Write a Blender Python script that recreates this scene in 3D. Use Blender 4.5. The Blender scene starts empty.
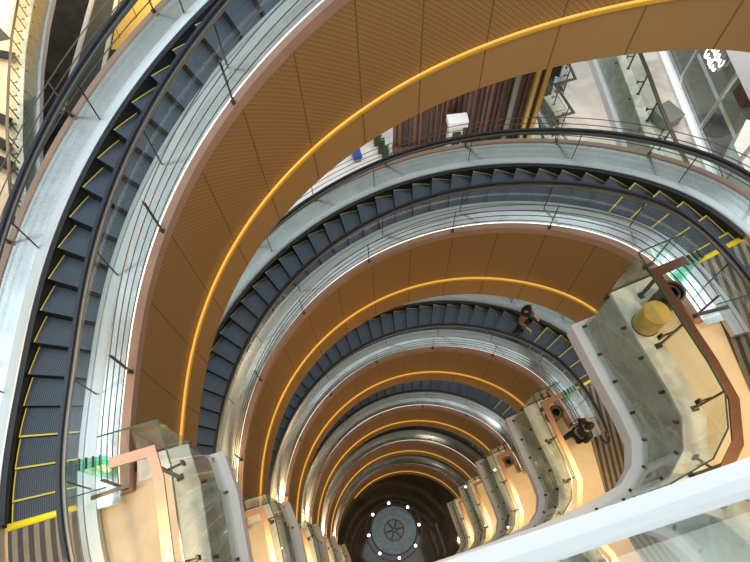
import bpy, bmesh, math, random
from mathutils import Vector, Matrix
random.seed(4)
sc = bpy.context.scene
COL = sc.collection
R_ = math.radians
PI = math.pi

# ------------------------------------------------------------------ survey
H = 6.857                      # storey height
F0 = -3.995                    # deck level of the first landing under the viewer
UP, LOW = R_(32.09), R_(174.11)
SL = H / (LOW - UP)
W = 0.08
def sp(u):
    u = u / W
    return W * (u if u > 30 else (0 if u < -30 else math.log1p(math.exp(u))))
def prof(a):                   # deck height of the topmost escalator at angle a
    return F0 + SL * (sp(LOW - a) - sp(UP - a))
def FL(k):                     # finished floor of landing k (0 = first under the viewer)
    return F0 - .15 - k * H

# ------------------------------------------------------------------ materials
def mat(name, col, rough=.5, metal=0., spec=.5, noise=0., nscale=8., bump=0., bscale=40., emit=None, estr=0., coat=0.):
    m = bpy.data.materials.new(name); m.use_nodes = True
    nt = m.node_tree; b = nt.nodes['Principled BSDF']
    b.inputs['Base Color'].default_value = (*col, 1)
    b.inputs['Roughness'].default_value = rough
    b.inputs['Metallic'].default_value = metal
    b.inputs['Specular IOR Level'].default_value = spec
    b.inputs['Coat Weight'].default_value = coat
    if noise:
        tc = nt.nodes.new('ShaderNodeTexCoord')
        n = nt.nodes.new('ShaderNodeTexNoise'); n.inputs['Scale'].default_value = nscale; n.inputs['Detail'].default_value = 5
        r = nt.nodes.new('ShaderNodeValToRGB')
        r.color_ramp.elements[0].position = .3; r.color_ramp.elements[1].position = .7
        r.color_ramp.elements[0].color = (*[c * (1 - noise) for c in col], 1)
        r.color_ramp.elements[1].color = (*[min(1, c * (1 + noise)) for c in col], 1)
        nt.links.new(tc.outputs['Object'], n.inputs['Vector'])
        nt.links.new(n.outputs['Fac'], r.inputs['Fac']); nt.links.new(r.outputs['Color'], b.inputs['Base Color'])
    if bump:
        tc = nt.nodes.new('ShaderNodeTexCoord')
        n = nt.nodes.new('ShaderNodeTexNoise'); n.inputs['Scale'].default_value = bscale
        bp = nt.nodes.new('ShaderNodeBump'); bp.inputs['Strength'].default_value = bump; bp.inputs['Distance'].default_value = .02
        nt.links.new(tc.outputs['Object'], n.inputs['Vector'])
        nt.links.new(n.outputs['Fac'], bp.inputs['Height']); nt.links.new(bp.outputs['Normal'], b.inputs['Normal'])
    if emit:
        b.inputs['Emission Color'].default_value = (*emit, 1); b.inputs['Emission Strength'].default_value = estr
    return m

def glass(name, tint=(.93, .97, .96), gloss=.9, rough=.02, ior=1.45):
    m = bpy.data.materials.new(name); m.use_nodes = True
    nt = m.node_tree; nt.nodes.clear()
    o = nt.nodes.new('ShaderNodeOutputMaterial'); mx = nt.nodes.new('ShaderNodeMixShader')
    t = nt.nodes.new('ShaderNodeBsdfTransparent'); t.inputs['Color'].default_value = (*tint, 1)
    g = nt.nodes.new('ShaderNodeBsdfGlossy'); g.inputs['Roughness'].default_value = rough; g.inputs['Color'].default_value = (gloss, gloss, gloss, 1)
    f = nt.nodes.new('ShaderNodeFresnel'); f.inputs['IOR'].default_value = ior
    ge = nt.nodes.new('ShaderNodeNewGeometry'); iv = nt.nodes.new('ShaderNodeMath'); iv.operation = 'SUBTRACT'; iv.inputs[0].default_value = 1; nt.links.new(ge.outputs['Backfacing'], iv.inputs[1])
    mu = nt.nodes.new('ShaderNodeMath'); mu.operation = 'MULTIPLY'; nt.links.new(f.outputs[0], mu.inputs[0]); nt.links.new(iv.outputs[0], mu.inputs[1])
    nt.links.new(mu.outputs[0], mx.inputs[0]); nt.links.new(t.outputs[0], mx.inputs[1]); nt.links.new(g.outputs[0], mx.inputs[2])
    nt.links.new(mx.outputs[0], o.inputs[0]); return m

def panel_mat(name, col, seam, dots, rough=.45, metal=.35, v0=0.):
    """bronze sheet: u = arc length, v = depth; thin seams every `seam` metres, hexagonal perforation"""
    m = bpy.data.materials.new(name); m.use_nodes = True
    nt = m.node_tree; b = nt.nodes['Principled BSDF']; L = nt.links.new; N = nt.nodes.new
    b.inputs['Roughness'].default_value = rough; b.inputs['Metallic'].default_value = metal
    uv = N('ShaderNodeUVMap'); sep = N('ShaderNodeSeparateXYZ'); L(uv.outputs[0], sep.inputs[0])
    def math_(op, a, bb=None):
        n = N('ShaderNodeMath'); n.operation = op
        if hasattr(a, 'links'): L(a, n.inputs[0])
        else: n.inputs[0].default_value = a
        if bb is not None:
            if hasattr(bb, 'links'): L(bb, n.inputs[1])
            else: n.inputs[1].default_value = bb
        return n.outputs[0]
    fr = math_('FRACT', math_('DIVIDE', math_('SUBTRACT', sep.outputs[0], 4.25 * R_(52.1)), seam))
    ln = math_('LESS_THAN', fr, .022 / seam)
    mix = N('ShaderNodeMixRGB'); L(ln, mix.inputs[0]); mix.inputs[2].default_value = (*[c * .5 for c in col], 1)
    if dots:
        u = math_('MULTIPLY', sep.outputs[0], 15.); v = math_('MULTIPLY', sep.outputs[1], 24.)
        row = math_('FLOOR', v)
        uo = math_('ADD', u, math_('MULTIPLY', row, .5))
        fu = math_('SUBTRACT', math_('FRACT', uo), .5); fv = math_('SUBTRACT', math_('FRACT', v), .5)
        d = math_('ADD', math_('MULTIPLY', math_('MULTIPLY', fu, fu), 1.), math_('MULTIPLY', fv, fv))
        dd = math_('LESS_THAN', d, .085)
        m2 = N('ShaderNodeMixRGB'); L(dd, m2.inputs[0])
        m2.inputs[1].default_value = (*col, 1); m2.inputs[2].default_value = (*[c * .60 for c in col], 1)
        L(m2.outputs[0], mix.inputs[1])
        bp = N('ShaderNodeBump'); bp.inputs['Strength'].default_value = .2; bp.inputs['Distance'].default_value = .01; bp.invert = True
        L(dd, bp.inputs['Height']); L(bp.outputs[0], b.inputs['Normal'])
    else:
        mix.inputs[1].default_value = (*col, 1)
    L(mix.outputs[0], b.inputs['Base Color'])
    return m

def stripes(name, c1, c2, scale, axis=0, rough=.45, metal=.4, duty=.5):
    """fine ribs: stripes along a UV axis"""
    m = bpy.data.materials.new(name); m.use_nodes = True
    nt = m.node_tree; b = nt.nodes['Principled BSDF']; L = nt.links.new; N = nt.nodes.new
    b.inputs['Roughness'].default_value = rough; b.inputs['Metallic'].default_value = metal
    uv = N('ShaderNodeUVMap'); sep = N('ShaderNodeSeparateXYZ'); L(uv.outputs[0], sep.inputs[0])
    a = N('ShaderNodeMath'); a.operation = 'MULTIPLY'; L(sep.outputs[axis], a.inputs[0]); a.inputs[1].default_value = scale
    f = N('ShaderNodeMath'); f.operation = 'FRACT'; L(a.outputs[0], f.inputs[0])
    l = N('ShaderNodeMath'); l.operation = 'LESS_THAN'; L(f.outputs[0], l.inputs[0]); l.inputs[1].default_value = duty
    nz = N('ShaderNodeTexNoise'); nz.inputs['Scale'].default_value = 6; tc = N('ShaderNodeTexCoord'); L(tc.outputs['Object'], nz.inputs['Vector'])
    x = N('ShaderNodeMixRGB'); L(l.outputs[0], x.inputs[0]); x.inputs[1].default_value = (*c1, 1); x.inputs[2].default_value = (*c2, 1)
    y = N('ShaderNodeMixRGB'); y.blend_type = 'MULTIPLY'; y.inputs[0].default_value = .45; L(x.outputs[0], y.inputs[1]); L(nz.outputs['Color'], y.inputs[2])
    hs = N('ShaderNodeHueSaturation'); hs.inputs['Saturation'].default_value = 1.0; hs.inputs['Value'].default_value = 1.25; L(y.outputs[0], hs.inputs['Color'])
    L(hs.outputs[0], b.inputs['Base Color'])
    return m

def stone(name, col, vein, rough=.25, scale=1.3, speck=0.):
    m = bpy.data.materials.new(name); m.use_nodes = True
    nt = m.node_tree; b = nt.nodes['Principled BSDF']; L = nt.links.new; N = nt.nodes.new
    b.inputs['Roughness'].default_value = rough
    tc = N('ShaderNodeTexCoord')
    n = N('ShaderNodeTexNoise'); n.inputs['Scale'].default_value = scale; n.inputs['Detail'].default_value = 8; n.inputs['Distortion'].default_value = 1.2
    L(tc.outputs['Object'], n.inputs['Vector'])
    r = N('ShaderNodeValToRGB'); e = r.color_ramp.elements
    e[0].position = .36; e[0].color = (*vein, 1); e[1].position = .58; e[1].color = (*col, 1)
    L(n.outputs['Fac'], r.inputs[0])
    out = r.outputs[0]
    if speck:
        s = N('ShaderNodeTexNoise'); s.inputs['Scale'].default_value = 60; s.inputs['Detail'].default_value = 3; L(tc.outputs['Object'], s.inputs['Vector'])
        sr = N('ShaderNodeValToRGB'); sr.color_ramp.elements[0].position = .40; sr.color_ramp.elements[1].position = .60
        sr.color_ramp.elements[0].color = (1 - speck,) * 3 + (1,); sr.color_ramp.elements[1].color = (1, 1, 1, 1)
        L(s.outputs['Fac'], sr.inputs[0])
        x = N('ShaderNodeMixRGB'); x.blend_type = 'MULTIPLY'; x.inputs[0].default_value = 1; L(out, x.inputs[1]); L(sr.outputs[0], x.inputs[2]); out = x.outputs[0]
    L(out, b.inputs['Base Color'])
    return m

BRONZE = (.375, .215, .082)
M = dict(
    perf=panel_mat('perforated_bronze', BRONZE, 4.25 * R_(11.78), True),
    bronze=panel_mat('plain_bronze', (.40, .235, .092), 4.25 * R_(11.78), False, .4),
    ledge_gold=mat('gold_ledge', (.75, .42, .05), .45, .2),
    led=mat('amber_light_strip', (.8, .5, .1), .4, emit=(1., .60, .13), estr=.50),
    pink=mat('rose_metal', (.41, .262, .195), .34, .35, noise=.08, nscale=3),
    edge=mat('edge_light', (.9, .8, .75), .4, emit=(1., .80, .70), estr=1.3),
    steel=mat('brushed_steel', (.78, .83, .85), .22, .93, noise=.10, nscale=2.5),
    bright=mat('bright_steel', (.56, .59, .60), .38, .9),
    cream=mat('cream_and_deck_sheen', (.80, .77, .70), .35, noise=.04),
    black=mat('black_rubber', (.012, .014, .020), .35),
    navy=mat('handrail_rubber', (.012, .018, .030), .28),
    greyrail=mat('grey_guide', (.25, .25, .23), .35, .8),
    dark=mat('dark_bronze_steel', (.085, .065, .050), .35, .8),
    wire=mat('wire_steel', (.16, .135, .11), .35, .9),
    tread=stripes('ribbed_tread', (.070, .090, .118), (.022, .032, .046), 34, 0, .42, .35),
    riser=mat('riser_metal', (.010, .013, .018), .5, .3),
    yellow=mat('yellow_paint', (.52, .46, .07), .45),
    comby=mat('comb_yellow', (.88, .76, .03), .4),
    plate=stripes('ribbed_floor_plate', (.24, .20, .15), (.07, .06, .05), 7.0, 0, .35, .7, .5),
    copper=mat('copper_rail', (.52, .31, .21), .3, .75, noise=.06),
    copperdark=mat('copper_rail_dark', (.16, .085, .055), .3, .75, noise=.06),
    glass=glass('clear_glass'),
    glassg=glass('greenish_glass', (.92, .965, .945)),
    glasse=glass('green_edge_glass', (.45, .86, .70), .9, .05),
    glassline=mat('glass_edge', (.03, .07, .055), .15),
    floor=stone('cream_marble_floor', (.74, .60, .42), (.64, .50, .34), .30, .9),
    band=stone('white_marble', (.80, .78, .72), (.60, .56, .50), .28, 2.0),
    grey=stone('grey_granite', (.60, .60, .55), (.42, .42, .38), .30, 2.2, .35),
    white=mat('white_paint', (.80, .80, .80), .4),
    lav=mat('pale_lilac_paint', (.74, .73, .80), .45),
    soff=mat('ceiling_paint', (.72, .68, .60), .6),
    darkfloor=stone('dark_polished_floor', (.022, .021, .022), (.040, .036, .034), .05, .6),
    blue=stone('granite_sky_tint', (.20, .36, .66), (.12, .22, .46), .30, 3., .45),  # blue of the reflected sky put into the granite colour
    bluedark=stone('dark_granite', (.035, .04, .055), (.02, .02, .03), .25, 4.),
    lamp=mat('lamp_glow', (1, .95, .85), .4, emit=(1, .90, .72), estr=9.),
    wood=mat('dark_wood', (.075, .035, .020), .45, noise=.35, nscale=3),
    wood2=mat('brown_wood', (.16, .075, .042), .45, noise=.25, nscale=3),
    gold=mat('gold_metal', (.70, .46, .13), .35, .6),
    leaf=mat('leaf_green', (.035, .10, .025), .6, noise=.4),
    bluef=mat('blue_fabric', (.035, .075, .30), .8),
    blackf=mat('black_cloth', (.010, .010, .013), .75),
    hair=mat('dark_hair', (.008, .007, .007), .55),
    skin=mat('skin', (.52, .33, .24), .5),
    beige=mat('khaki_cloth', (.17, .14, .08), .85),
    jeans=mat('dark_trousers', (.015, .016, .022), .8),
    greyc=mat('grey_cloth', (.28, .30, .31), .8),
    marble=stone('veined_marble', (.60, .56, .50), (.42, .37, .31), .25, .8),
    pale=stone('pale_marble', (.82, .80, .76), (.70, .68, .64), .25, .8),
    carpet=mat('grey_green_carpet', (.075, .075, .06), .8, noise=.2),
    wallc=mat('far_wall', (.62, .56, .47), .7, noise=.1, nscale=.3),
    gloss=mat('shop_glass_dark', (.05, .055, .05), .08),
    amber=mat('amber_painted_light', (.78, .47, .12), .4),  # warm light on the lower floor, painted into the base colour
    sign=mat('sign_white', (.9, .9, .9), .5, emit=(1, 1, 1), estr=1.2),
    drum=mat('gold_drum', (.72, .48, .12), .38, .35, noise=.15, nscale=6),
)

# ------------------------------------------------------------------ mesh helpers
class MB:
    def __init__(s): s.v = []; s.f = []; s.m = []; s.uv = []; s.sm = []
    def face(s, pts, mi=0, uv=None, smooth=False):
        i = len(s.v); s.v += [tuple(p) for p in pts]; s.f.append(tuple(range(i, i + len(pts)))); s.m.append(mi); s.sm.append(smooth)
        s.uv.append(uv or [(p[0], p[1]) for p in pts])
    def grid(s, rows, mi=0, closed=False, uvs=None, smooth=True):
        """rows: list of equal-length point lists; joins neighbours, welded inside the grid"""
        base = len(s.v); n = len(rows[0])
        for r in rows: s.v += [tuple(p) for p in r]
        for i in range(len(rows) - 1):
            for j in range(n if closed else n - 1):
                k = (j + 1) % n
                s.f.append((base + i * n + j, base + i * n + k, base + (i + 1) * n + k, base + (i + 1) * n + j)); s.m.append(mi); s.sm.append(smooth)
                if uvs: s.uv.append([uvs(i, j), uvs(i, j + 1), uvs(i + 1, j + 1), uvs(i + 1, j)])
                else: s.uv.append([(0, 0)] * 4)
    def cap(s, row, mi=0, rev=False):
        s.face(row[::-1] if rev else row, mi)
    def box(s, c, d, mi=0, rz=0, mtx=None):
        cx, cy, cz = c; dx, dy, dz = [x / 2 for x in d]
        P = [Vector((x, y, z)) for z in (-dz, dz) for y in (-dy, dy) for x in (-dx, dx)]
        mt = mtx if mtx is not None else Matrix.Rotation(rz, 3, 'Z')
        P = [mt @ p + Vector(c) for p in P]
        for q in ((0, 2, 3, 1), (4, 5, 7, 6), (0, 1, 5, 4), (2, 6, 7, 3), (0, 4, 6, 2), (1, 3, 7, 5)):
            s.face([P[i] for i in q], mi)
    def bar(s, a, b, w, h, mi=0, up=(0, 0, 1)):
        a = Vector(a); b = Vector(b); d = b - a; L = d.length; d.normalize()
        u = Vector(up); x = d.cross(u)
        if x.length < 1e-4: x = d.cross(Vector((1, 0, 0)))
        x.normalize(); u = x.cross(d).normalized()
        mt = Matrix((x, d, u)).transposed()
        s.box((a + b) / 2, (w, L, h), mi, mtx=mt)
    def tube(s, pts, r, n=8, mi=0, caps=True):
        pts = [Vector(p) for p in pts]; rows = []
        px = None
        for i, p in enumerate(pts):
            d = (pts[min(i + 1, len(pts) - 1)] - pts[max(i - 1, 0)]).normalized()
            x = d.cross(Vector((0, 0, 1)))
            if x.length < .05: x = d.cross(Vector((0, 1, 0))) if px is None else px - d * px.dot(d)
            x.normalize()
            if px is not None and x.dot(px) < 0: x = -x
            px = x; y = x.cross(d)
            rr = r[i] if isinstance(r, (list, tuple)) else r
            rows.append([p + (x * math.cos(2 * PI * j / n) + y * math.sin(2 * PI * j / n)) * rr for j in range(n)])
        s.grid(rows, mi, True)
        if caps: s.cap(rows[0], mi, True); s.cap(rows[-1], mi)
    def lathe(s, prof_, c=(0, 0, 0), n=32, mi=0):
        rows = [[(c[0] + r * math.cos(2 * PI * j / n), c[1] + r * math.sin(2 * PI * j / n), c[2] + z) for j in range(n)] for r, z in prof_]
        s.grid(rows, mi, True)
    def prism(s, poly, z0, z1, mi=0, side=None):
        s.face([(x, y, z1) for x, y in poly], mi); s.face([(x, y, z0) for x, y in poly][::-1], mi)
        for i in range(len(poly)):
            a, b = poly[i], poly[(i + 1) % len(poly)]
            s.face([(a[0], a[1], z0), (b[0], b[1], z0), (b[0], b[1], z1), (a[0], a[1], z1)], mi if side is None else side)
    def build(s, name, mats, parent=None, loc=None, weld=True):
        me = bpy.data.meshes.new(name); me.from_pydata(s.v, [], s.f)
        for m in (mats if isinstance(mats, (list, tuple)) else [mats]): me.materials.append(m)
        ul = me.uv_layers.new(name='UVMap'); i = 0
        for fi, p in enumerate(me.polygons):
            p.material_index = s.m[fi]; p.use_smooth = s.sm[fi]
            for c in s.uv[fi]: ul.data[i].uv = c; i += 1
        me.validate(); bm = bmesh.new(); bm.from_mesh(me)
        if weld: bmesh.ops.remove_doubles(bm, verts=bm.verts, dist=1e-5)
        bmesh.ops.recalc_face_normals(bm, faces=bm.faces)
        for e in bm.edges:
            if len(e.link_faces) == 2 and e.calc_face_angle(0) > .6: e.smooth = False
        bm.to_mesh(me); bm.free()
        o = bpy.data.objects.new(name, me); COL.objects.link(o)
        if parent: o.parent = parent
        if loc: o.location = loc
        return o

def tag(o, label=None, cat=None, group=None, kind=None):
    if label: o['label'] = label
    if cat: o['category'] = cat
    if group: o['group'] = group
    if kind: o['kind'] = kind
    return o
def empty(name, loc=(0, 0, 0), rz=0, **k):
    o = bpy.data.objects.new(name, None); COL.objects.link(o); o.location = loc; o.rotation_euler = (0, 0, rz); o.empty_display_size = .2
    return tag(o, **k)
KIDS = {}
def children(o): return [c for c in COL.objects if c.parent == o]
def copy_tree(o, parent=None):
    c = o.copy(); COL.objects.link(c)
    if parent: c.parent = parent
    for ch in children(o): copy_tree(ch, c)
    return c
def pol(r, a, z): return (r * math.cos(a), r * math.sin(a), z)
def arange(a0, a1, step=1.5):
    n = max(1, int(round(abs(a1 - a0) / step))); return [R_(a0 + (a1 - a0) * i / n) for i in range(n + 1)]
def sweep(mb, sec, a0, a1, mi=0, step=1.5, zf=prof, caps=True, smooth=True):
    """closed section [(r, dz)] carried along the helix"""
    A = arange(a0, a1, step); rows = []
    acc = [0]
    for i in range(len(sec)):
        q, w = sec[i], sec[(i + 1) % len(sec)]; acc.append(acc[-1] + math.hypot(q[0] - w[0], q[1] - w[1]))
    for a in A:
        z = zf(a); rows.append([pol(r, a, z + dz) for r, dz in sec])
    mb.grid(rows, mi, True, uvs=lambda i, j: (4.25 * A[i], acc[j]), smooth=smooth)
    if caps: mb.cap(rows[0], mi, True); mb.cap(rows[-1], mi)
def rect(r0, r1, z0, z1): return [(r0, z0), (r1, z0), (r1, z1), (r0, z1)]

# ------------------------------------------------------------------ curved escalator (prototype = the topmost)
RI, RO = 4.765, 6.145             # balustrade radii
def make_escalator():
    root = empty('curved_escalator')
    def part(name, mats, sections, a0, a1, step=1.5):
        mb = MB()
        for s_ in sections: sweep(mb, s_, a0, a1, 0, step)
        return mb.build(name, mats, root)
    part('inner_cladding', M['perf'], [rect(4.25, 4.31, -2.06, -.01)], 24.6, 188.5)
    lc = part('lower_cladding', M['bronze'], [[(4.20, -2.10), (4.15, -2.772), (4.24, -2.772), (4.30, -2.10)]], 24.6, 188.5)
    mb = MB(); sweep(mb, rect(4.175, 4.25, -2.10, -2.055), 24.8, 188.3); mb.build('light_strip', M['ledge_gold'], lc)
    mb = MB(); sweep(mb, rect(4.20, 4.232, -2.057, -2.040), 24.8, 188.3); mb.build('light_line', M['led'], lc)
    part('soffit', M['bronze'], [rect(4.24, 6.67, -2.772, -2.72)], 24.6, 188.5)
    part('outer_cladding', M['bronze'], [rect(6.62, 6.68, -2.75, -.01)], 24.6, 188.5)
    part('ledge', M['pink'], [rect(4.235, 4.365, -.15, .025)], 13.4, 193.0)
    part('edge_light', M['edge'], [rect(4.365, 4.385, -.1, .028)], 13.6, 192.8)
    part('ledge', M['pink'], [rect(6.60, 6.70, -.15, .025)], 9, 196)
    part('deck', M['steel'], [rect(4.38, 4.73, -.14, 0.)], 12.2, 194.5)
    part('deck', M['steel'], [rect(6.12, 6.605, -.14, 0.)], 9, 179.5)
    part('deck', M['cream'], [rect(6.12, 6.605, -.14, .012)], 179.5, 205)  # end of the steel deck; its bright reflection is painted cream
    part('inner_trim', M['bright'], [[(4.70, -.1), (4.955, -.1), (4.955, .0), (4.93, .03), (4.86, .04), (4.85, .02), (4.70, .02)]], 9, 205)
    part('inner_trim', M['bright'], [[(5.985, -.1), (6.14, -.1), (6.14, .035), (6.02, .03), (5.985, .015)]], 6, 205)
    part('skirt', M['black'], [rect(4.94, 4.958, -.50, -.002)], 24.6, 192.6)
    part('skirt', M['black'], [rect(5.905, 5.99, -.50, -.002)], 24.6, 192.6)
    part('truss_tray', M['black'], [rect(4.95, 5.93, -.60, -.56)], 24.6, 192.5)
    # steps
    def step_mesh(front):
        mb = MB(); da = R_(4.30) / 2 - R_(.05); r0, r1, y = 4.965, 5.885, .020
        def patch(ra, rb, a, b, z, mi):
            n = 3
            rows = [[pol(r, a + (b - a) * i / n, z) for r in (ra, rb)] for i in range(n + 1)]
            mb.grid(rows, mi, False, uvs=lambda i, j: ((ra, rb)[j], (a + (b - a) * i / n) * 5.4), smooth=False)
        e = da - (R_(.26) if front else 0)
        patch(r0, r1 - y, -da, e, 0, 0)
        patch(r1 - y, r1, -da, e, 0, 1)
        if front: patch(r0, r1, e, da, 0, 1)
        # risers and sides
        for a, d in ((da, -.23), (-da, -.05)):
            mb.face([pol(r0, a, 0), pol(r1, a, 0), pol(r1, a, d), pol(r0, a, d)], 2)
        for r in (r0, r1):
            mb.face([pol(r, -da, 0), pol(r, da, 0), pol(r, da, -.23), pol(r, -da, -.05)], 2)
        mb.face([pol(r0, da, -.23), pol(r1, da, -.23), pol(r1, -da, -.05), pol(r0, -da, -.05)], 2)
        return mb
    proto = {}
    n = 39
    for j in range(-1, n):
        a = R_(26.5 + 4.3 * (j + .5))
        fr = math.degrees(a) < 43 or math.degrees(a) > 176
        if fr not in proto:
            o = proto[fr] = step_mesh(fr).build('step', [M['tread'], M['yellow'], M['riser']], root)
        else:
            o = proto[fr].copy(); COL.objects.link(o); o.parent = root
        o.location = (0, 0, prof(a) - .13); o.rotation_euler = (0, 0, a)
    # comb and floor plates
    for a0, a1 in ((23.9, 24.75), (192.55, 193.5)):
        mb = MB(); sweep(mb, rect(4.96, 5.91, -.19, -.07), a0, a1, 0, .7); mb.build('comb_plate', M['comby'], root)
    mb = MB()
    for i in range(6):
        pass
    A = arange(193.5, 207, 2)
    rows = [[pol(r, a, F0 - .08) for r in (4.96, 5.91)] for a in A]
    mb.grid(rows, 0, False, uvs=lambda i, j: ((4.96, 5.91)[j], A[i] * 5.4)); 
    rows2 = [[pol(r, a, F0 - .14) for r in (4.96, 5.91)] for a in A]; mb.grid(rows2, 0, False, uvs=lambda i, j: ((4.96, 5.91)[j], 0))
    mb.build('floor_plate', M['plate'], root)
    zt = F0 + H - .11
    a_ = R_(23.9)
    poly = [pol(5.91, a_, 0)[:2], pol(4.96, a_, 0)[:2], (4.58, 1.40), (4.74, -1.3), (6.5, -1.3), (6.15, 1.4)]
    mb = MB(); mb.face([(x, y, zt) for x, y in poly], 0); mb.face([(x, y, zt - .035) for x, y in poly][::-1], 0)
    for i in range(6):
        p, q = poly[i], poly[(i + 1) % 6]; mb.face([(p[0], p[1], zt - .035), (q[0], q[1], zt - .035), (q[0], q[1], zt), (p[0], p[1], zt)])
    mb.build('floor_plate', M['plate'], root)
    # balustrades
    hz = .82
    joints = [8.5, 19.5, 37.9, 55.9, 75.1, 95.0, 108, 121.3, 138.4, 156.5, 175.5, 191, 203]
    for rad in (RI, RO):
        for i in range(len(joints) - 1):
            a0, a1 = joints[i] + .06, joints[i + 1] - .06
            mb = MB(); sweep(mb, rect(rad - .006, rad + .006, .0, hz), a0, a1, 0, 1.5, smooth=False)
            g = mb.build('glass_panel', M['glass'], root)
            if joints[i] not in (8.5, 108):
                a = R_(joints[i]); z = prof(a); mb = MB()
                mb.bar(pol(rad, a, z + .03), pol(rad, a, z + hz - .01), .016, .022, 0, up=pol(1, a, 0)); mb.build('glass_joint', M['dark'], g)
        # handrail belt with rounded newel ends
        path = []
        def newel(a, sgn):
            t = Vector((-math.sin(a), math.cos(a), 0)) * sgn; c = Vector(pol(rad, a, prof(a) + hz - .22))
            return [c + t * (.26 * math.sin(u)) + Vector((0, 0, .26 * math.cos(u))) for u in [PI * i / 10 for i in range(11)]]
        mid = [pol(rad, a, prof(a) + hz + .04) for a in arange(8.5, 203, 1.5)]
        path = [tuple(p) for p in newel(R_(8.5), -1)[::-1]] + mid[1:-1] + [tuple(p) for p in newel(R_(203), 1)]
        def belt(path, wd, ht, off, name, mt, par):
            mb = MB(); rows = []
            P = [Vector(p) for p in path]
            for i, p in enumerate(P):
                d = (P[min(i + 1, len(P) - 1)] - P[max(i - 1, 0)]).normalized()
                x = Vector((p.x, p.y, 0)).normalized(); x = (x - d * x.dot(d)).normalized(); u = x.cross(d)
                if i > 0 and u.dot(pu) < 0: u = -u
                if i == 0: u = u if u.z < 0 else -u
                pu = u
                uu = u if True else -u
                sec = [(-.5, -.2), (-.38, .5), (.38, .5), (.5, -.2), (.36, -.5), (-.36, -.5)]
                rows.append([p + x * (sx * wd) + uu * (sy * ht + off) for sx, sy in sec])
            mb.grid(rows, 0, True); mb.cap(rows[0], 0, True); mb.cap(rows[-1], 0)
            return mb.build(name, mt, par)
        h_ = belt(path, .066, .05, 0, 'handrail', M['navy'], root)
        mb = MB(); sweep(mb, rect(rad - .07, rad + .02, hz - .03, hz + .02), 8.5, 203); mb.build('handrail_guide', M['greyrail'], h_)
    # wire guard rails on both ledges
    for rad, angs in ((4.30, [14.5, 28.4, 52.3, 76.2, 100.2, 124.0, 147.2, 171.4, 192.4]), (6.64, [14, 28.4, 45, 60, 76.2, 92, 108, 124.0, 140.0, 157, 173, 190])):
        for a in angs:
            a = R_(a); z = prof(a); mb = MB()
            mb.bar(pol(rad, a, z + .02), pol(rad, a, z + .72), .014, .055, 0, up=pol(1, a, 0)); mb.box(pol(rad, a, z + .035), (.09, .06, .02), 0, a)
            mb.build('rail_post', M['dark'], root)
        for h in (.18, .35, .52, .69):
            mb = MB(); sweep(mb, [(rad + .02 + .009 * math.cos(t), h + .009 * math.sin(t)) for t in [PI / 3 * i for i in range(6)]], angs[0], angs[-1], 0, 1.5)
            mb.build('rail_wire', M['wire'], root)
    # anti-slide glass fins standing across the inner deck at both ends
    for a in (188.2, 24.0):
        mb = MB(); a = R_(a); z = prof(a)
        for q in range(3):
            aa = a + R_(.7) * (q - 1)
            mb.bar(pol(4.37, aa, z + .25), pol(4.74, aa, z + .25), .010, .44, 0)
        f = mb.build('deflector_fin', M['glasse'], root)
        mb = MB()
        for r in (4.43, 4.52, 4.61, 4.70):
            mb.bar(pol(r, a - R_(.9), z + .47), pol(r, a + R_(.9), z + .47), .022, .03)
        mb.build('clip', M['dark'], f)
    # glass end screens with a steel bracket
    for a, s_ in ((193.2, 1), (13.6, -1)):
        a = R_(a); z = prof(a); mb = MB()
        mb.bar(pol(4.32, a, z + .30), pol(4.95, a, z + .30), .010, .5, 0); g = mb.build('end_screen', M['glassg'], root)
        mb = MB(); mb.bar(pol(4.32, a, z + .56), pol(4.95, a, z + .56), .014, .014, 0)
        mb.build('screen_edge', M['glassline'], g)
        mb = MB(); mb.bar(pol(4.12, a, z + .33), pol(4.62, a + R_(.3) * s_, z + .33), .05, .03, 0); mb.build('bracket', M['wire'], root)
    return root

esc0 = make_escalator()
names = ['topmost curved escalator of the stack, bluish ribbed steps sweeping up beside the viewer',
         'second curved escalator from the top, its steel outer deck arching above the next one',
         'third curved escalator from the top, carrying a person in a khaki jacket',
         'fourth curved escalator from the top, framed by amber lit bronze cladding',
         'fifth curved escalator from the top, a thin arc deep in the well',
         'lowest curved escalator, running down to the dark polished ground floor']
ESC = [esc0]
for k in range(1, 6):
    c = copy_tree(esc0); c.location = (0, 0, -k * H); ESC.append(c)
for k, e in enumerate(ESC): tag(e, names[k], 'escalator', 'stacked curved escalators')

# ------------------------------------------------------------------ polyline tools
def offset(line, d):
    """open polyline moved to its left by d"""
    out = []
    L = [Vector(p) for p in line]
    for i, p in enumerate(L):
        n = Vector((0, 0))
        ds = []
        if i > 0: ds.append((p - L[i - 1]).normalized())
        if i < len(L) - 1: ds.append((L[i + 1] - p).normalized())
        ns = [Vector((-t.y, t.x)) for t in ds]
        b = sum(ns, Vector((0, 0))).normalized(); k = max(.4, b.dot(ns[0]))
        out.append(tuple(p + b * (d / k)))
    return out
def strip(mb, line, d0, d1, z0, z1, mi=0):
    a, b = offset(line, d0), offset(line, d1)
    rows = []
    for p, q in zip(a, b): rows.append([(p[0], p[1], z0), (q[0], q[1], z0), (q[0], q[1], z1), (p[0], p[1], z1)])
    for i in range(len(rows) - 1):
        for j in range(4):
            k = (j + 1) % 4; mb.face([rows[i][j], rows[i][k], rows[i + 1][k], rows[i + 1][j]], mi)
    mb.face(rows[0][::-1], mi); mb.face(rows[-1], mi)
def along(line, s):
    L = [Vector(p) for p in line]
    for i in range(len(L) - 1):
        d = (L[i + 1] - L[i]).length
        if s <= d or i == len(L) - 2: 
            t = (L[i + 1] - L[i]).normalized(); return L[i] + t * s, t
        s -= d
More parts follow.
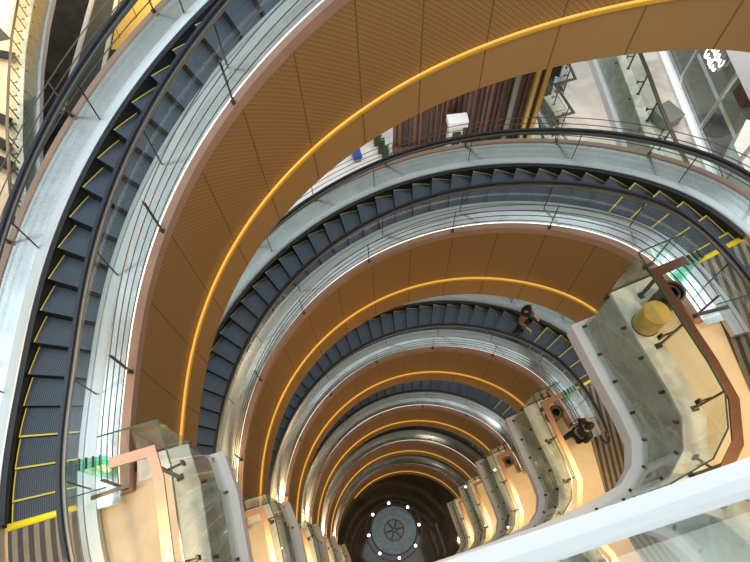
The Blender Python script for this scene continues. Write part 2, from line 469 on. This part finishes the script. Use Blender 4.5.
def length(line): return sum((Vector(line[i + 1]) - Vector(line[i])).length for i in range(len(line) - 1))

def edge_parts(line, z, parent, lw=.16, drop=1.5):
    """stone coping, granite fascia, projecting white ledge and lilac lower face along a slab edge (slab on the left of the line)"""
    mb = MB(); strip(mb, line, 0, .33, z - .05, z + .012); tag(mb.build('coping', M['band'], parent), kind='structure')
    mb = MB(); strip(mb, line, .02, .10, z - drop - .1, z - .04); tag(mb.build('fascia', M['grey'] if lw > .15 else M['white'], parent), kind='structure')
    mb = MB(); strip(mb, line, -lw, .06, z - drop - .06, z - drop); tag(mb.build('ledge', M['white'], parent), kind='structure')
    mb = MB(); strip(mb, line, -lw + .025, .06, z - drop - .42, z - drop - .055); tag(mb.build('lower_fascia', M['lav'], parent), kind='structure')

def guard(name, label, line, z, posts=1.0, joints=None, group=None, copper='copper', top=1.25, drop=1.5, rail=.95, clip=True):
    root = empty(name, (line[0][0], line[0][1], z), label=label, cat='railing', group=group)
    off = Vector((-line[0][0], -line[0][1], -z))
    def fin(mb, nm, mt, par=root):
        mb.v = [tuple(Vector(v) + off) for v in mb.v]; return mb.build(nm, mt, par)
    tot = length(line)
    # glass: one pane per stretch, split at every corner and every long run
    L = [Vector(p) for p in offset(line, -.025)]
    for i in range(len(L) - 1):
        d = (L[i + 1] - L[i]); n = max(1, round(d.length / 1.35))
        for q in range(n):
            a = L[i] + d * ((q + .006) / n); b = L[i] + d * ((q + .994) / n); mb = MB()
            mb.bar((a.x, a.y, z + (top - drop) / 2 + .02), (b.x, b.y, z + (top - drop) / 2 + .02), .014, top + drop - .04)
            g = fin(mb, 'glass_pane', M['glassg'])
            mb = MB(); mb.bar((a.x, a.y, z + top + .004), (b.x, b.y, z + top + .004), .018, .012); fin(mb, 'pane_edge', M['glassline'], g)
            if clip:
                nn = Vector((-d.y, d.x)).normalized()
                for f, zz in ((.03, z - .16), (.03, z - drop + .16)):
                    c = a + (b - a) * f; mb = MB()
                    c0 = c - nn * .03; c1 = c + nn * .05
                    mb.tube([(c0.x, c0.y, zz), (c1.x, c1.y, zz)], .026, 8); fin(mb, 'standoff', M['dark'])
    rl = offset(line, .24); mb = MB(); strip(mb, rl, -.065, .065, z + rail - .04, z + rail); fin(mb, 'handrail', M[copper])
    pl = offset(line, .23); n = max(2, round(length(pl) / posts))
    for i in range(n):
        p, t = along(pl, length(pl) * (i + .35) / n); nn = Vector((-t.y, t.x)); mb = MB()
        mb.box((p.x, p.y, z + rail / 2 - .02), (.055, .022, rail - .05), 0, math.atan2(nn.y, nn.x))
        mb.box((p.x, p.y, z + .02), (.10, .08, .03), 0, math.atan2(nn.y, nn.x))
        q = p - nn * .23; mb.bar((p.x, p.y, z + .58), (q.x, q.y, z + .58), .025, .035); mb.box((q.x, q.y, z + .58), (.03, .06, .13), 0, math.atan2(nn.y, nn.x))
        fin(mb, 'post', M['dark'])
    return root

# ------------------------------------------------------------------ landings
def arcpts(pts): return pts
GR = [(3.765, 1.87), (3.06, 1.62), (3.20, 1.10), (3.34, .60), (3.50, .05), (3.59, -.40), (3.48, -.84), (3.18, -1.19), (2.6, -1.44), (1.7, -1.745), (1.0, -1.925)]
GN = [(1.0, -1.925), (.3, -2.10), (-.48, -2.285), (-1.3, -2.49), (-2.2, -2.70)]
GL = [(-2.2, -2.70), (-2.62, -2.60), (-2.86, -2.28), (-3.0, -1.86), (-3.24, -.87), (-3.46, -.34), (-4.165, -.505)]
# walking R -> near -> L keeps the slab on the left-hand... flip so that the slab lies on the left
LINE = (GR + GN[1:] + GL[1:])
def rev(l): return l[::-1]
def slab_poly():
    a, b = R_(24.2), R_(192.8)
    p = [pol(4.22, a, 0)[:2]] + LINE + [pol(4.22, b, 0)[:2], pol(7.3, b, 0)[:2], (-14, -2.5), (-14, -12), (14, -12), (14, 2.6), pol(7.3, a, 0)[:2]]
    return p
lv = ['viewer', 'first', 'second', 'third', 'fourth', 'fifth']
for k in range(-1, 5):
    z = FL(k)
    mb = MB()
    inner = [pol(4.22, R_(24.2), 0)[:2]] + offset(LINE, .05) + slab_poly()[len(LINE) + 1:]
    mb.prism(inner, z - 1.95, z, 0, 1)
    # tessellate the concave top
    o = mb.build('floor_landing', [M['floor'], M['soff']]); tag(o, kind='structure')
    bm = bmesh.new(); bm.from_mesh(o.data); bmesh.ops.triangulate(bm, faces=[f for f in bm.faces if len(f.verts) > 4]); 
    for f in bm.faces:
        if f.normal.z < -.5: f.material_index = 1
    bm.to_mesh(o.data); bm.free()
    edge_parts(LINE, z, o, .105 if k < 0 else .16)

ordn = ['topmost', 'second', 'third', 'fourth', 'lowest']
for k in range(5):
    guard('landing_railing', ['glass railing with brown copper rail on the right landing beside the gold drum',
                              'glass railing on the right landing where the person in black stands',
                              'glass railing of the third right landing from the top, above the amber floor',
                              'glass railing of the fourth right landing from the top',
                              'glass railing of the lowest right landing, nearest the ground floor'][k],
          GR, FL(k), 1.0, group='railings of the right landings', copper='copperdark' if k == 0 else 'copper')
    guard('landing_railing', ['glass railing with rosy copper rail on the left landing at the topmost escalator foot',
                              'glass railing of the second left landing from the top',
                              'glass railing of the third left landing from the top',
                              'glass railing of the fourth left landing from the top',
                              'glass railing of the lowest left landing'][k],
          GL, FL(k), 1.0, group='railings of the left landings')
guard('landing_railing', 'glass railing in front of the viewer, mirroring the landings above a white ledge', GN, FL(-1), 1.0, clip=False)

# ------------------------------------------------------------------ ground floor
z5 = FL(5)
mb = MB(); mb.box((0, 8, z5 - .2), (130, 130, .4)); tag(mb.build('floor_ground', M['darkfloor']), kind='structure')
CX, CY = -.39, .81
med = empty('floor_medallion', (CX, CY, z5), label='round granite medallion, painted sky-reflection blue, with a six spoked star in the dark ground floor', cat='floor medallion')
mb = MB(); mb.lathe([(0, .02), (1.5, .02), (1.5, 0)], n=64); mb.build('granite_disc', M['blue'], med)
mb = MB(); mb.lathe([(1.5, 0), (1.5, .03), (1.62, .03), (1.62, 0)], n=64); mb.build('border', M['bluedark'], med)
mb = MB(); mb.lathe([(1.86, 0), (1.86, .035), (1.94, .035), (1.94, 0)], n=64); mb.build('outer_ring', M['dark'], med)
mb = MB(); mb.lathe([(.80, .02), (.80, .05), (.90, .05), (.90, .02)], n=64); mb.build('inner_ring', M['greyc'], med)
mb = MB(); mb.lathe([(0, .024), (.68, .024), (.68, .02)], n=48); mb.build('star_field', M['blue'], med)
mb = MB(); mb.lathe([(.62, .02), (.62, .045), (.68, .045), (.68, .02)], n=48)
for i in range(6):
    a = R_(12 + 60 * i); t = Vector((-math.sin(a), math.cos(a), 0)); c = Vector((math.cos(a), math.sin(a), 0))
    mb.face([c * .08 - t * .07 + Vector((0, 0, .04)), c * .64 - t * .04 + Vector((0, 0, .04)), c * .64 + t * .04 + Vector((0, 0, .04)), c * .08 + t * .07 + Vector((0, 0, .04))])
mb.build('star', M['bluedark'], med)
for i in range(8):
    a = R_(98 - 45 * i)
    e = empty('floor_uplight', (CX + 1.74 * math.cos(a), CY + 1.74 * math.sin(a), z5), label='small round glowing uplight set in the ground floor around the blue medallion', cat='floor light', group='uplights around the medallion')
    mb = MB(); mb.lathe([(0, .03), (.085, .03), (.085, .0)], n=16); mb.build('lens', M['lamp'], e)
    mb = MB(); mb.lathe([(.085, 0), (.085, .035), (.115, .035), (.115, 0)], n=16); mb.build('collar', M['dark'], e)

# ------------------------------------------------------------------ bins on the right landings
def ring_bin(k, label):
    e = empty('waste_bin', (3.74, 1.34, FL(k)), label=label, cat='bin', group='round bins on the right landings')
    mb = MB(); mb.lathe([(0, .0), (.165, .0), (.175, .02), (.175, .52), (.145, .52), (.145, .08), (0, .08)], n=28); mb.build('body', M['dark'], e)
    mb = MB(); mb.lathe([(.155, .52), (.155, .55), (.182, .55), (.182, .52)], n=28); mb.build('rim', M['wire'], e)
    mb = MB(); mb.lathe([(.10, .46), (.10, .49), (.135, .49), (.135, .46)], n=24); mb.build('inner_hoop', M['wire'], e)
ring_bin(0, 'round dark bin with gold rim behind the copper rail and the gold drum')
ring_bin(1, 'round bin behind the railing near the person in black')
ring_bin(2, 'round bin on the third right landing from the top')
e = empty('gold_drum', (3.45, 1.05, FL(0)), label='gold drum shaped bin on the white coping inside the topmost right railing', cat='drum')
mb = MB(); mb.lathe([(0, .0), (.185, .0), (.198, .03), (.198, .42), (.185, .45)], n=32); mb.build('body', M['drum'], e)
mb = MB(); mb.lathe([(.185, .45), (.19, .47), (.0, .475)], n=32); mb.build('lid', M['drum'], e)
mb = MB(); mb.lathe([(.197, .0), (.208, .0), (.208, .03), (.197, .035)], n=32); mb.build('foot_ring', M['dark'], e)

# ------------------------------------------------------------------ people
def person(loc, rz, label, top, legs, hairc, scarf=False, walk=.0, arm_bend=.3):
    e = empty('person', loc, rz, label=label, cat='person')
    def skinned(name, verts, edges, rad, mt, par, sub=1):
        me = bpy.data.meshes.new(name); me.from_pydata(verts, edges, []); me.materials.append(mt)
        o = bpy.data.objects.new(name, me); COL.objects.link(o); o.parent = par
        s_ = o.modifiers.new('skin', 'SKIN'); sl = me.skin_vertices[0].data if me.skin_vertices else None
        if sl is None:
            bm = bmesh.new(); bm.from_mesh(me); bm.verts.layers.skin.verify(); bm.to_mesh(me); bm.free(); sl = me.skin_vertices[0].data
        for i, r in enumerate(rad): sl[i].radius = r if isinstance(r, tuple) else (r, r)
        sl[0].use_root = True
        o.modifiers.new('sub', 'SUBSURF').levels = sub; o.modifiers['sub'].render_levels = sub
        dg = bpy.context.evaluated_depsgraph_get(); m2 = bpy.data.meshes.new_from_object(o.evaluated_get(dg))
        o.modifiers.clear(); o.data = m2
        for p in m2.polygons: p.use_smooth = True
        if not m2.materials: m2.materials.append(mt)
        return o
    w = walk
    # body (skin): pelvis, spine, neck, head, arms with hands, legs with feet
    V = [(0, 0, .92), (0, .01, 1.12), (0, .01, 1.36), (0, 0, 1.47), (0, .02, 1.56), (0, .03, 1.68)]
    Rd = [(.13, .10), (.115, .09), (.13, .09), .052, (.072, .085), (.06, .07)]
    E = [(0, 1), (1, 2), (2, 3), (3, 4), (4, 5)]
    for s in (-1, 1):
        b = len(V); f = w * s
        V += [(s * .18, .0, 1.37), (s * .23, -.02 - f * .5, 1.10), (s * .22, .10 - f * .6 + arm_bend * .3, .88 + arm_bend * .25), (s * .215, .16 - f * .6 + arm_bend * .35, .82 + arm_bend * .27)]
        Rd += [.062, .047, .034, (.026, .040)]; E += [(2, b), (b, b + 1), (b + 1, b + 2), (b + 2, b + 3)]
        hb = b + 3; hx, hy, hz_ = V[hb]
        for q in range(4):
            V += [(hx + (q - 1.5) * .018, hy + .05, hz_ - .035), (hx + (q - 1.5) * .019, hy + .075 - .004 * abs(q - 1.5), hz_ - .07)]; Rd += [.010, .008]
            E += [(hb, len(V) - 2), (len(V) - 2, len(V) - 1)]
        V += [(hx - s * .04, hy + .03, hz_ - .01), (hx - s * .05, hy + .06, hz_ - .03)]; Rd += [.011, .009]; E += [(hb, len(V) - 2), (len(V) - 2, len(V) - 1)]
        b = len(V)
        V += [(s * .09, 0, .84), (s * .10, .03 + f, .48), (s * .10, f * 1.2 - .02, .08), (s * .105, f * 1.2 + .12, .035)]
        Rd += [.095, .062, .042, (.042, .034)]; E += [(0, b), (b, b + 1), (b + 1, b + 2), (b + 2, b + 3)]
    skinned('body', V, E, Rd, M['skin'], e)
    # clothes
    V = [(0, 0, .86), (0, .01, 1.12), (0, .01, 1.36), (0, .0, 1.44)]; Rd = [(.165, .135), (.145, .12), (.16, .115), (.07, .07)]; E = [(0, 1), (1, 2), (2, 3)]
    for s in (-1, 1):
        b = len(V); f = w * s
        V += [(s * .185, .0, 1.37), (s * .235, -.02 - f * .5, 1.10), (s * .222, .09 - f * .6 + arm_bend * .28, .90 + arm_bend * .24)]
        Rd += [.082, .066, .05]; E += [(2, b), (b, b + 1), (b + 1, b + 2)]
    skinned('jacket', V, E, Rd, top, e)
    V = [(0, 0, .95)]; Rd = [(.175, .15)]; E = []
    for s in (-1, 1):
        b = len(V); f = w * s
        V += [(s * .09, 0, .82), (s * .10, .03 + f, .48), (s * .10, f * 1.2 - .02, .10)]; Rd += [.108, .078, .062]; E += [(0, b), (b, b + 1), (b + 1, b + 2)]
    skinned('trousers', V, E, Rd, legs, e)
    for s in (-1, 1):
        f = w * s; mb = MB(); mb.tube([(s * .10, f * 1.2 - .08, .045), (s * .10, f * 1.2 + .0, .055), (s * .105, f * 1.2 + .16, .04)], [.04, .05, .036], 10); mb.build('shoe', M['blackf'], e)
    # hair: cap over crown and nape
    mb = MB(); rows = []
    for i in range(9):
        u = PI * i / 8 * .62; row = []
        for j in range(16):
            t = 2 * PI * j / 16; dz = -.03 if math.sin(t) < -.2 else 0
            row.append((.092 * math.sin(u) * math.cos(t) * 1.0, .01 + .108 * math.sin(u) * math.sin(t) - (.012 if i > 3 else 0), 1.645 + .122 * math.cos(u) + (dz * i / 4)))
        rows.append(row)
    mb.grid(rows, 0, True); mb.build('hair', hairc, e)
    if scarf:
        mb = MB(); mb.tube([(.13 * math.cos(2 * PI * i / 14), .01 + .105 * math.sin(2 * PI * i / 14), 1.43 + .02 * math.sin(2 * PI * i / 7)) for i in range(15)], .055, 8); mb.build('scarf', M['blackf'], e)
    # face
    mb = MB()
    for s in (-1, 1): mb.box((s * .03, .105, 1.625), (.022, .012, .010))
    mb.box((0, .108, 1.555), (.045, .01, .010)); mb.build('face_features', M['blackf'], e)
    mb = MB(); mb.tube([(0, .10, 1.63), (0, .125, 1.592)], [.008, .014], 6); mb.build('nose', M['skin'], e)
    for s in (-1, 1):
        mb = MB(); mb.box((s * .085, .02, 1.61), (.016, .035, .055)); mb.build('ear', M['skin'], e)
    return e
a = R_(50.2)
sa = None
n = 39; aj = R_(26.5 + 4.3 * 5.5)
person(pol(5.40, aj, prof(aj) - .13 - 2 * H), aj + PI, 'dark haired person in a khaki jacket riding the third escalator from the top', M['beige'], M['jeans'], M['hair'], scarf=True, arm_bend=.5)
person((4.10, .70, FL(1)), R_(-70), 'person in black walking off the second right landing toward the escalator plate', M['blackf'], M['blackf'], M['hair'], walk=.16, arm_bend=.3)
# ------------------------------------------------------------------ outer galleries seen past the escalators
F1, F2, F3 = FL(1), FL(2), FL(3)
def gallery(name, line, z, outer, fm='floor'):
    mb = MB(); poly = offset(line, .05) + outer
    mb.prism(poly, z - 1.55, z, 0, 1); o = mb.build(name, [M[fm], M['soff']]); tag(o, kind='structure')
    bm = bmesh.new(); bm.from_mesh(o.data); bmesh.ops.triangulate(bm, faces=[f for f in bm.faces if len(f.verts) > 4]); bm.to_mesh(o.data); bm.free()
    return o
# right hand gallery, second storey below: slab lies on +x side -> line runs from +y to -y
RG = [(8.35, 19.0), (8.60, 16.0), (8.66, 14.2), (8.70, 12.4), (8.68, 11.0), (8.75, 9.4), (8.9, 8.0), (9.2, 6.6)]
RGL = RG
g = gallery('floor_right_gallery', RGL, F1, [(24, 6.6), (24, 19)], 'marble')
edge_parts(RGL, F1, g, drop=1.25)
guard('gallery_railing', 'long glass railing with dark rail along the right hand gallery by the shop front', RGL, F1, 1.25, group=None, copper='dark')
mb = MB(); mb.box((10.27, 12.6, F1 + .06), (.22, 13, .12)); tag(mb.build('trim_1', M['white']), kind='structure')
# shop front
sf = empty('glazed_shop_entrance', (10.42, 12.5, F1), label='glazed shop front with metal mullions along the right gallery', cat='shop front')
mb = MB(); mb.box((.03, 0, 2.0), (.02, 12, 3.7)); mb.build('glazing', M['glass'], sf)
for y in (-4.2, -2.0, .2, 2.3, 4.4):
    mb = MB(); mb.box((0, y, 2.0), (.10, .10, 3.8)); mb.build('mullion', M['bright'], sf)
mb = MB(); mb.box((0, 0, .16), (.12, 12, .14)); mb.build('sill_rail', M['steel'], sf)
mb = MB(); mb.box((0, 0, 3.95), (.14, 12, .14)); mb.build('head_rail', M['steel'], sf)
mb = MB(); mb.box((17.0, 12.5, F1 + .03), (13, 12, .06)); tag(mb.build('floor_shop', M['carpet']), kind='structure')
mb = MB(); mb.box((16, 12.5, F1 + 2.2), (.2, 12, 4.4)); tag(mb.build('wall_shop', M['wood']), kind='structure')

# ------------------------------------------------------------------ enclosing walls, unseen, added to darken the deep well
for nm, c, d in (('wall_mask_north', (0, 58, -16), (120, .5, 48)), ('wall_mask_south', (0, -14, -16), (120, .5, 48)), ('wall_mask_east', (40, 20, -16), (.5, 90, 48)), ('wall_mask_west', (-46, 20, -16), (.5, 90, 48))):
    mb = MB(); mb.box(c, d); tag(mb.build(nm, M['wallc']), kind='structure')

# header above the shop glazing, sign and shop interior
mb = MB(); mb.box((.02, 0, 3.95), (.16, 12, 2.7)); hd = mb.build('header_panel', M['lav'], sf)
sg = empty('shop_sign', (10.36, 11.75, F1 + 2.02), label='white script sign of two short lines on the shop glass', cat='sign')
for r_, (z0, n, am) in enumerate(((.20, 6, .11), (-.16, 5, .09))):
    mb = MB(); pts = []
    for i in range(n * 8 + 1):
        t = i / 8
        pts.append((0, .45 - .16 * t + .05 * math.sin(2 * PI * t), z0 + am * (1 + .5 * math.sin(t * 2.3 + r_)) * math.cos(2 * PI * t)))
    mb.tube(pts, .028, 6); mb.build('lettering', M['sign'], sg)
rg = tag(MB(), None) if False else None
mb = MB(); mb.lathe([(0, .065), (.55, .07), (.56, .06)], c=(11.0, 10.75, F1), n=32); tag(mb.build('round_rug', M['blackf']), 'round dark rug on the shop floor behind the glass', 'rug')
ct = empty('shop_counter', (11.15, 8.75, F1), label='white counter at the near end of the shop with amber shelves behind', cat='counter')
mb = MB(); mb.prism([(-.5, -1.4), (.45, -1.4), (.45, 1.1), (.2, 1.25), (-.5, .3)], .06, 1.0); mb.build('body', M['white'], ct)
mb = MB(); mb.prism([(-.53, -1.43), (.48, -1.43), (.48, 1.13), (.2, 1.3), (-.53, .32)], 1.0, 1.05); mb.build('top', M['pale'], ct)
sh = empty('display_shelf', (12.35, 9.2, F1 + .06), label='gold and brown display shelving behind the white shop counter', cat='shelf')
mb = MB(); mb.box((0, 0, 1.0), (.35, 2.0, 2.0)); mb.build('carcass', M['wood2'], sh)
for i in range(3):
    mb = MB(); mb.box((-.2, 0, .5 + .55 * i), (.14, 1.9, .06)); mb.build('shelf_board', M['gold'], sh)
mb = MB(); mb.box((-.16, 0, 1.86), (.06, 1.8, .1)); mb.build('light_bar', M['lamp'], sh)
ca = empty('display_case', (12.4, 11.8, F1 + .06), label='lit gold display case deeper inside the shop', cat='display case')
mb = MB(); mb.box((0, 0, .45), (.5, .7, .9)); mb.build('plinth', M['wood2'], ca)
mb = MB(); mb.box((0, 0, 1.1), (.46, .66, .4)); mb.build('lit_box', M['gold'], ca)
mb = MB(); mb.box((11.45, 12.0, F1 + .12), (.14, 5.5, .12)); tag(mb.build('trim_2', M['steel']), kind='structure')
tb = empty('planter_box', (9.45, 11.1, F1), R_(28), label='dark grey square box on the right gallery floor behind the railing', cat='box')
mb = MB(); mb.prism([(-.36, -.36), (.36, -.36), (.36, .36), (-.36, .36)], 0, .42); mb.build('body', M['greyrail'], tb)
mb = MB(); mb.box((0, 0, .435), (.76, .76, .04)); mb.build('lid', M['greyrail'], tb)

# pale floor two storeys below with zigzag balustrade, dark wood front, kiosk, bench and plants
ZG = [(10.2, 21.5), (9.78, 20.3), (9.88, 19.35), (8.80, 19.05), (9.32, 17.15), (8.22, 16.85), (8.62, 15.6), (8.9, 14.4)]
ZG = offset(ZG, -.24)
gz = gallery('floor_zigzag_gallery', ZG, F2, [(20, 14.4), (20, 21.5)], 'pale')
edge_parts(ZG, F2, gz, drop=1.0)
guard('zigzag_railing', 'zigzag glass railing with brown top rail beside the dark wood front', ZG, F2, 1.1, copper='wire', drop=.9, top=1.05, rail=1.0, clip=True)
mb = MB(); mb.prism([(-9, 8.3), (7.9, 8.3), (7.9, 24), (-9, 24)], F2 - 1.2, F2 - .0); tag(mb.build('floor_pale_hall', M['pale']), kind='structure')
fa = empty('wooden_pavilion', (3.92, 16.1, F2), label='dark brown slatted wood shop front with gold columns at its end', cat='shop front')
mb = MB(); mb.box((0, .35, 2.9), (6.6, .3, 5.8)); mb.build('back_panel', M['wood'], fa)
rr = random.Random(3)
for i in range(27):
    x = -3.25 + i * .235; mb = MB(); d = rr.choice((.05, .1, .16)); mb.box((x, .2 - d / 2, 2.9), (rr.choice((.06, .09, .13)), d, 5.8)); mb.build('slat', M['wood2'] if rr.random() < .55 else M['wood'], fa)
for x, wd in ((2.72, .16), (3.12, .20)):
    mb = MB(); mb.box((x, .02, 3.1), (wd, .22, 5.4)); mb.build('gold_column', M['gold'], fa)
mb = MB(); mb.box((1.9, .0, 3.0), (.22, .2, 5.2)); mb.build('pale_column', M['greyrail'], fa)
mb = MB(); mb.box((0, .1, .15), (6.7, .5, .3)); mb.build('plinth', M['wood2'], fa)
ki = empty('menu_kiosk', (3.35, 15.62, F2 + .02), R_(4), label='cream kiosk with white sign panel on top before the wood front', cat='kiosk')
mb = MB(); mb.box((0, 0, 1.55), (.62, .42, 1.7)); mb.build('body', M['cream'], ki)
mb = MB(); mb.box((.05, -.23, 1.5), (.38, .05, 1.1)); mb.build('display_window', M['black'], ki)
mb = MB(); mb.box((.06, -.02, 2.55), (.9, .55, .34)); mb.build('sign_panel', M['white'], ki)
mb = MB(); mb.box((0, 0, .35), (.5, .36, .7)); mb.build('pedestal', M['wood2'], ki)
be = empty('blue_bench', (-1.2, 16.1, F2), R_(12), label='small blue bench on the pale floor past the second escalator', cat='bench')
mb = MB(); mb.box((0, 0, .38), (.42, .95, .14)); mb.build('seat', M['bluef'], be)
mb = MB(); mb.box((0, 0, .155), (.30, .8, .31)); mb.build('base', M['greyrail'], be)
for i in range(5):
    x, y = -.30 + .17 * i, 17.3 - .50 * i
    pl_ = empty('box_plant', (x, y, F2), label='leafy potted plant beside the wood front, %s' % ('farthest from the second escalator', 'next to the farthest one', 'in the middle of the row', 'next to the nearest one', 'nearest the second escalator')[i], cat='plant', group='plants by the wood front')
    mb = MB(); mb.box((0, 0, .2), (.34, .34, .4)); mb.build('pot', M['wood2'], pl_)
    mb = MB(); r2 = random.Random(i)
    for q in range(150):
        c = Vector((r2.uniform(-.16, .16), r2.uniform(-.16, .16), .66 + r2.gauss(0, .16))); n_ = Vector((r2.uniform(-1, 1), r2.uniform(-1, 1), r2.uniform(.1, 1))).normalized()
        t_ = n_.cross(Vector((r2.uniform(-1, 1), r2.uniform(-1, 1), .2))).normalized(); b_ = n_.cross(t_)
        mb.face([c - t_ * .07, c + b_ * .03, c + t_ * .07, c - b_ * .03])
    mb.build('foliage', M['leaf'], pl_)
mb = MB(); mb.bar((.06, 17.5, F2 + .06), (.62, 15.0, F2 + .06), .10, .12); tag(mb.build('trim_3', M['white']), kind='structure')

# far gallery on the left
LG = [(-15.4, 10.0), (-16.2, 12.5), (-17.0, 15.0), (-17.95, 18.4), (-18.70, 21.9), (-19.28, 25.0), (-19.72, 28.8), (-19.95, 32.5)]
gl_ = gallery('floor_left_gallery', LG, F2, [(-40, 32.5), (-40, 10.0)], 'floor')
edge_parts(LG, F2, gl_, drop=1.25)
guard('gallery_railing', 'long glass railing with dark rail along the far cream floored gallery', LG, F2, 1.0, copper='dark')
mb = MB(); mb.prism([(-40, 26.0), (-20.75, 26.3), (-20.95, 32), (-40, 32)], F2, F2 + .015); tag(mb.build('floor_pale_inlay', M['pale']), kind='structure')
mb = MB(); mb.prism([(-21.9, 25.6), (-20.35, 26.0), (-21.7, 27.6)], F2 + .015, F2 + .03); tag(mb.build('door_mat', M['carpet']), 'brown triangular mat on the far cream floored gallery', 'mat')
for i, (x, y, rz, L_) in enumerate(((-20.35, 24.35, -18, 1.7), (-19.1, 19.6, -30, 1.1), (-18.75, 18.0, -35, 1.1), (-18.35, 16.75, -30, 1.3))):
    b_ = empty('black_bench', (x, y, F2), R_(rz), label=('long black bench nearest the pale floor inlay of the far gallery', 'black bench second from the pale inlay of the far gallery', 'black bench third from the pale inlay of the far gallery', 'black bench on the far gallery closest to the topmost escalator')[i], cat='bench', group='black benches on the far gallery')
    mb = MB(); mb.box((0, 0, .40), (L_, .48, .12)); mb.build('seat', M['blackf'], b_)
    for s in (-1, 1):
        mb = MB(); mb.box((s * (L_ / 2 - .12), 0, .17), (.08, .40, .34)); mb.build('leg', M['greyc'], b_)

# lower level beyond: dark floor, white kerb, grey carpet and amber lit floor
mb = MB(); mb.prism([(-36, 26), (-11, 26), (-11, 50), (-36, 50)], F3 - 1.0, F3); tag(mb.build('floor_lower_hall', M['darkfloor']), kind='structure')
mb = MB(); mb.prism([(-21.05, 27), (-19.0, 27), (-19.55, 48), (-20.9, 48)], F3, F3 + .02); tag(mb.build('floor_grey_carpet', M['carpet']), kind='structure')
mb = MB(); mb.prism([(-21.25, 27), (-21.0, 27), (-20.85, 48), (-21.1, 48)], F3, F3 + .25); tag(mb.build('trim_4', M['white']), kind='structure')
mb = MB(); mb.prism([(-19.0, 27), (-18.75, 27), (-19.3, 48), (-19.6, 48)], F3, F3 + .12); tag(mb.build('trim_5', M['cream']), kind='structure')
mb = MB(); mb.prism([(-18.75, 33), (-11, 33), (-11, 48), (-19.3, 48)], F3, F3 + .02); tag(mb.build('floor_amber_glow', M['amber']), kind='structure')
hr = empty('floor_rail', (-18, 35, F3), label='thin dark rail crossing the amber lit lower floor', cat='railing')
mb = MB(); mb.bar((-1.2, -3, .9), (1.6, 3.6, .9), .06, .06); mb.build('top_bar', M['dark'], hr)
for t in (0, .33, .66, 1):
    mb = MB(); mb.bar((-1.2 + 2.8 * t, -3 + 6.6 * t, .02), (-1.2 + 2.8 * t, -3 + 6.6 * t, .88), .04, .04); mb.build('post', M['dark'], hr)
zb = empty('slatted_bench', (-17.9, 29.6, F3), R_(35), label='white slatted bench on the dark lower floor', cat='bench')
for i in range(4):
    mb = MB(); mb.box((0, -.36 + .24 * i, .42), (1.3, .12, .06)); mb.build('slat', M['white'], zb)
for s in (-1, 1):
    mb = MB(); mb.box((s * .5, 0, .19), (.08, .8, .38)); mb.build('leg', M['blackf'], zb)

# unseen ceiling ring, added so only overhead sky light enters the well
mb = MB(); n_ = 48
ci = [(26.0 * math.cos(2 * PI * i / n_), 2 + 26.0 * math.sin(2 * PI * i / n_), 15.) for i in range(n_)]
co_ = [(80 * math.cos(2 * PI * i / n_), 2 + 80 * math.sin(2 * PI * i / n_), 15.) for i in range(n_)]
mb.grid([ci, co_, [(x, y, 15.4) for x, y, z in co_], [(x, y, 15.4) for x, y, z in ci], ci], 0, True, smooth=False)
tag(mb.build('ceiling_light_mask', M['white']), kind='structure')


# ------------------------------------------------------------------ light
w = bpy.data.worlds.new('sky'); sc.world = w; w.use_nodes = True
bgn = w.node_tree.nodes['Background']; bgn.inputs['Color'].default_value = (.86, .93, 1.0, 1); bgn.inputs['Strength'].default_value = 2.0
def area(name, loc, size, power, col, rot=(0, 0, 0)):
    l = bpy.data.lights.new(name, 'AREA'); l.shape = 'DISK'; l.size = size; l.energy = power; l.color = col
    o = bpy.data.objects.new(name, l); COL.objects.link(o); o.location = loc; o.rotation_euler = rot; return o
WARM = (1., .72, .38)
for k in range(-1, 5):
    z = FL(k) - 2.0
    p = 80
    for x, y in ((4.6, .2), (6.2, -1.6), (4.3, -2.4), (-4.2, -1.6), (-5.8, -2.6)):
        area('ceiling_downlight', (x, y, z), .5, p, WARM)

for nm, loc, sz, pw, cl in (('gallery_fill', (-22, 22, -12.2), 6, 520, (1, .85, .60)), ('gallery_fill', (-22, 29, -12.2), 6, 420, (1, .88, .66)), ('gallery_fill', (10.5, 12, -5.9), 4, 210, (1, .96, .88)), ('gallery_fill', (12.2, 10, -7.5), 1, 25, (1, .8, .5)), ('gallery_fill', (1.5, 12.5, -12.3), 5, 170, (1, .95, .88)), ('gallery_fill', (-15, 40, -19), 5, 800, (1, .78, .45)), ('gallery_fill', (9.9, 17, -13.3), 2, 120, (1, .92, .78))):
    area(nm, loc, sz, pw, cl)  # added fill lamps, no fixtures seen, brightening the dim outer galleries

# ------------------------------------------------------------------ camera
cam = bpy.data.cameras.new('camera'); co = bpy.data.objects.new('camera', cam); COL.objects.link(co)
cam.sensor_fit = 'HORIZONTAL'; cam.sensor_width = 36; cam.lens = 36 * 576.529 / 750; cam.clip_start = .03; cam.clip_end = 300
tilt, roll = .47987, -.06037
TILT_ROLL = (tilt, roll)
fw = Vector((0, math.sin(tilt), -math.cos(tilt))); up = Vector((0, math.cos(tilt), math.sin(tilt))); rt = Vector((1, 0, 0))
c_, s_ = math.cos(roll), math.sin(roll)
rt2 = rt * c_ + up * s_; up2 = rt * -s_ + up * c_
co.matrix_world = Matrix.Translation((-.6533, -2.2274, 4.1526)) @ Matrix((rt2, up2, -fw)).transposed().to_4x4()
sc.camera = co
vs = sc.view_settings; sc.display_settings.display_device = 'sRGB'
vs.view_transform = 'Standard'; vs.look = 'None'; vs.gamma = 1; vs.use_curve_mapping = False; vs.exposure = 0.12
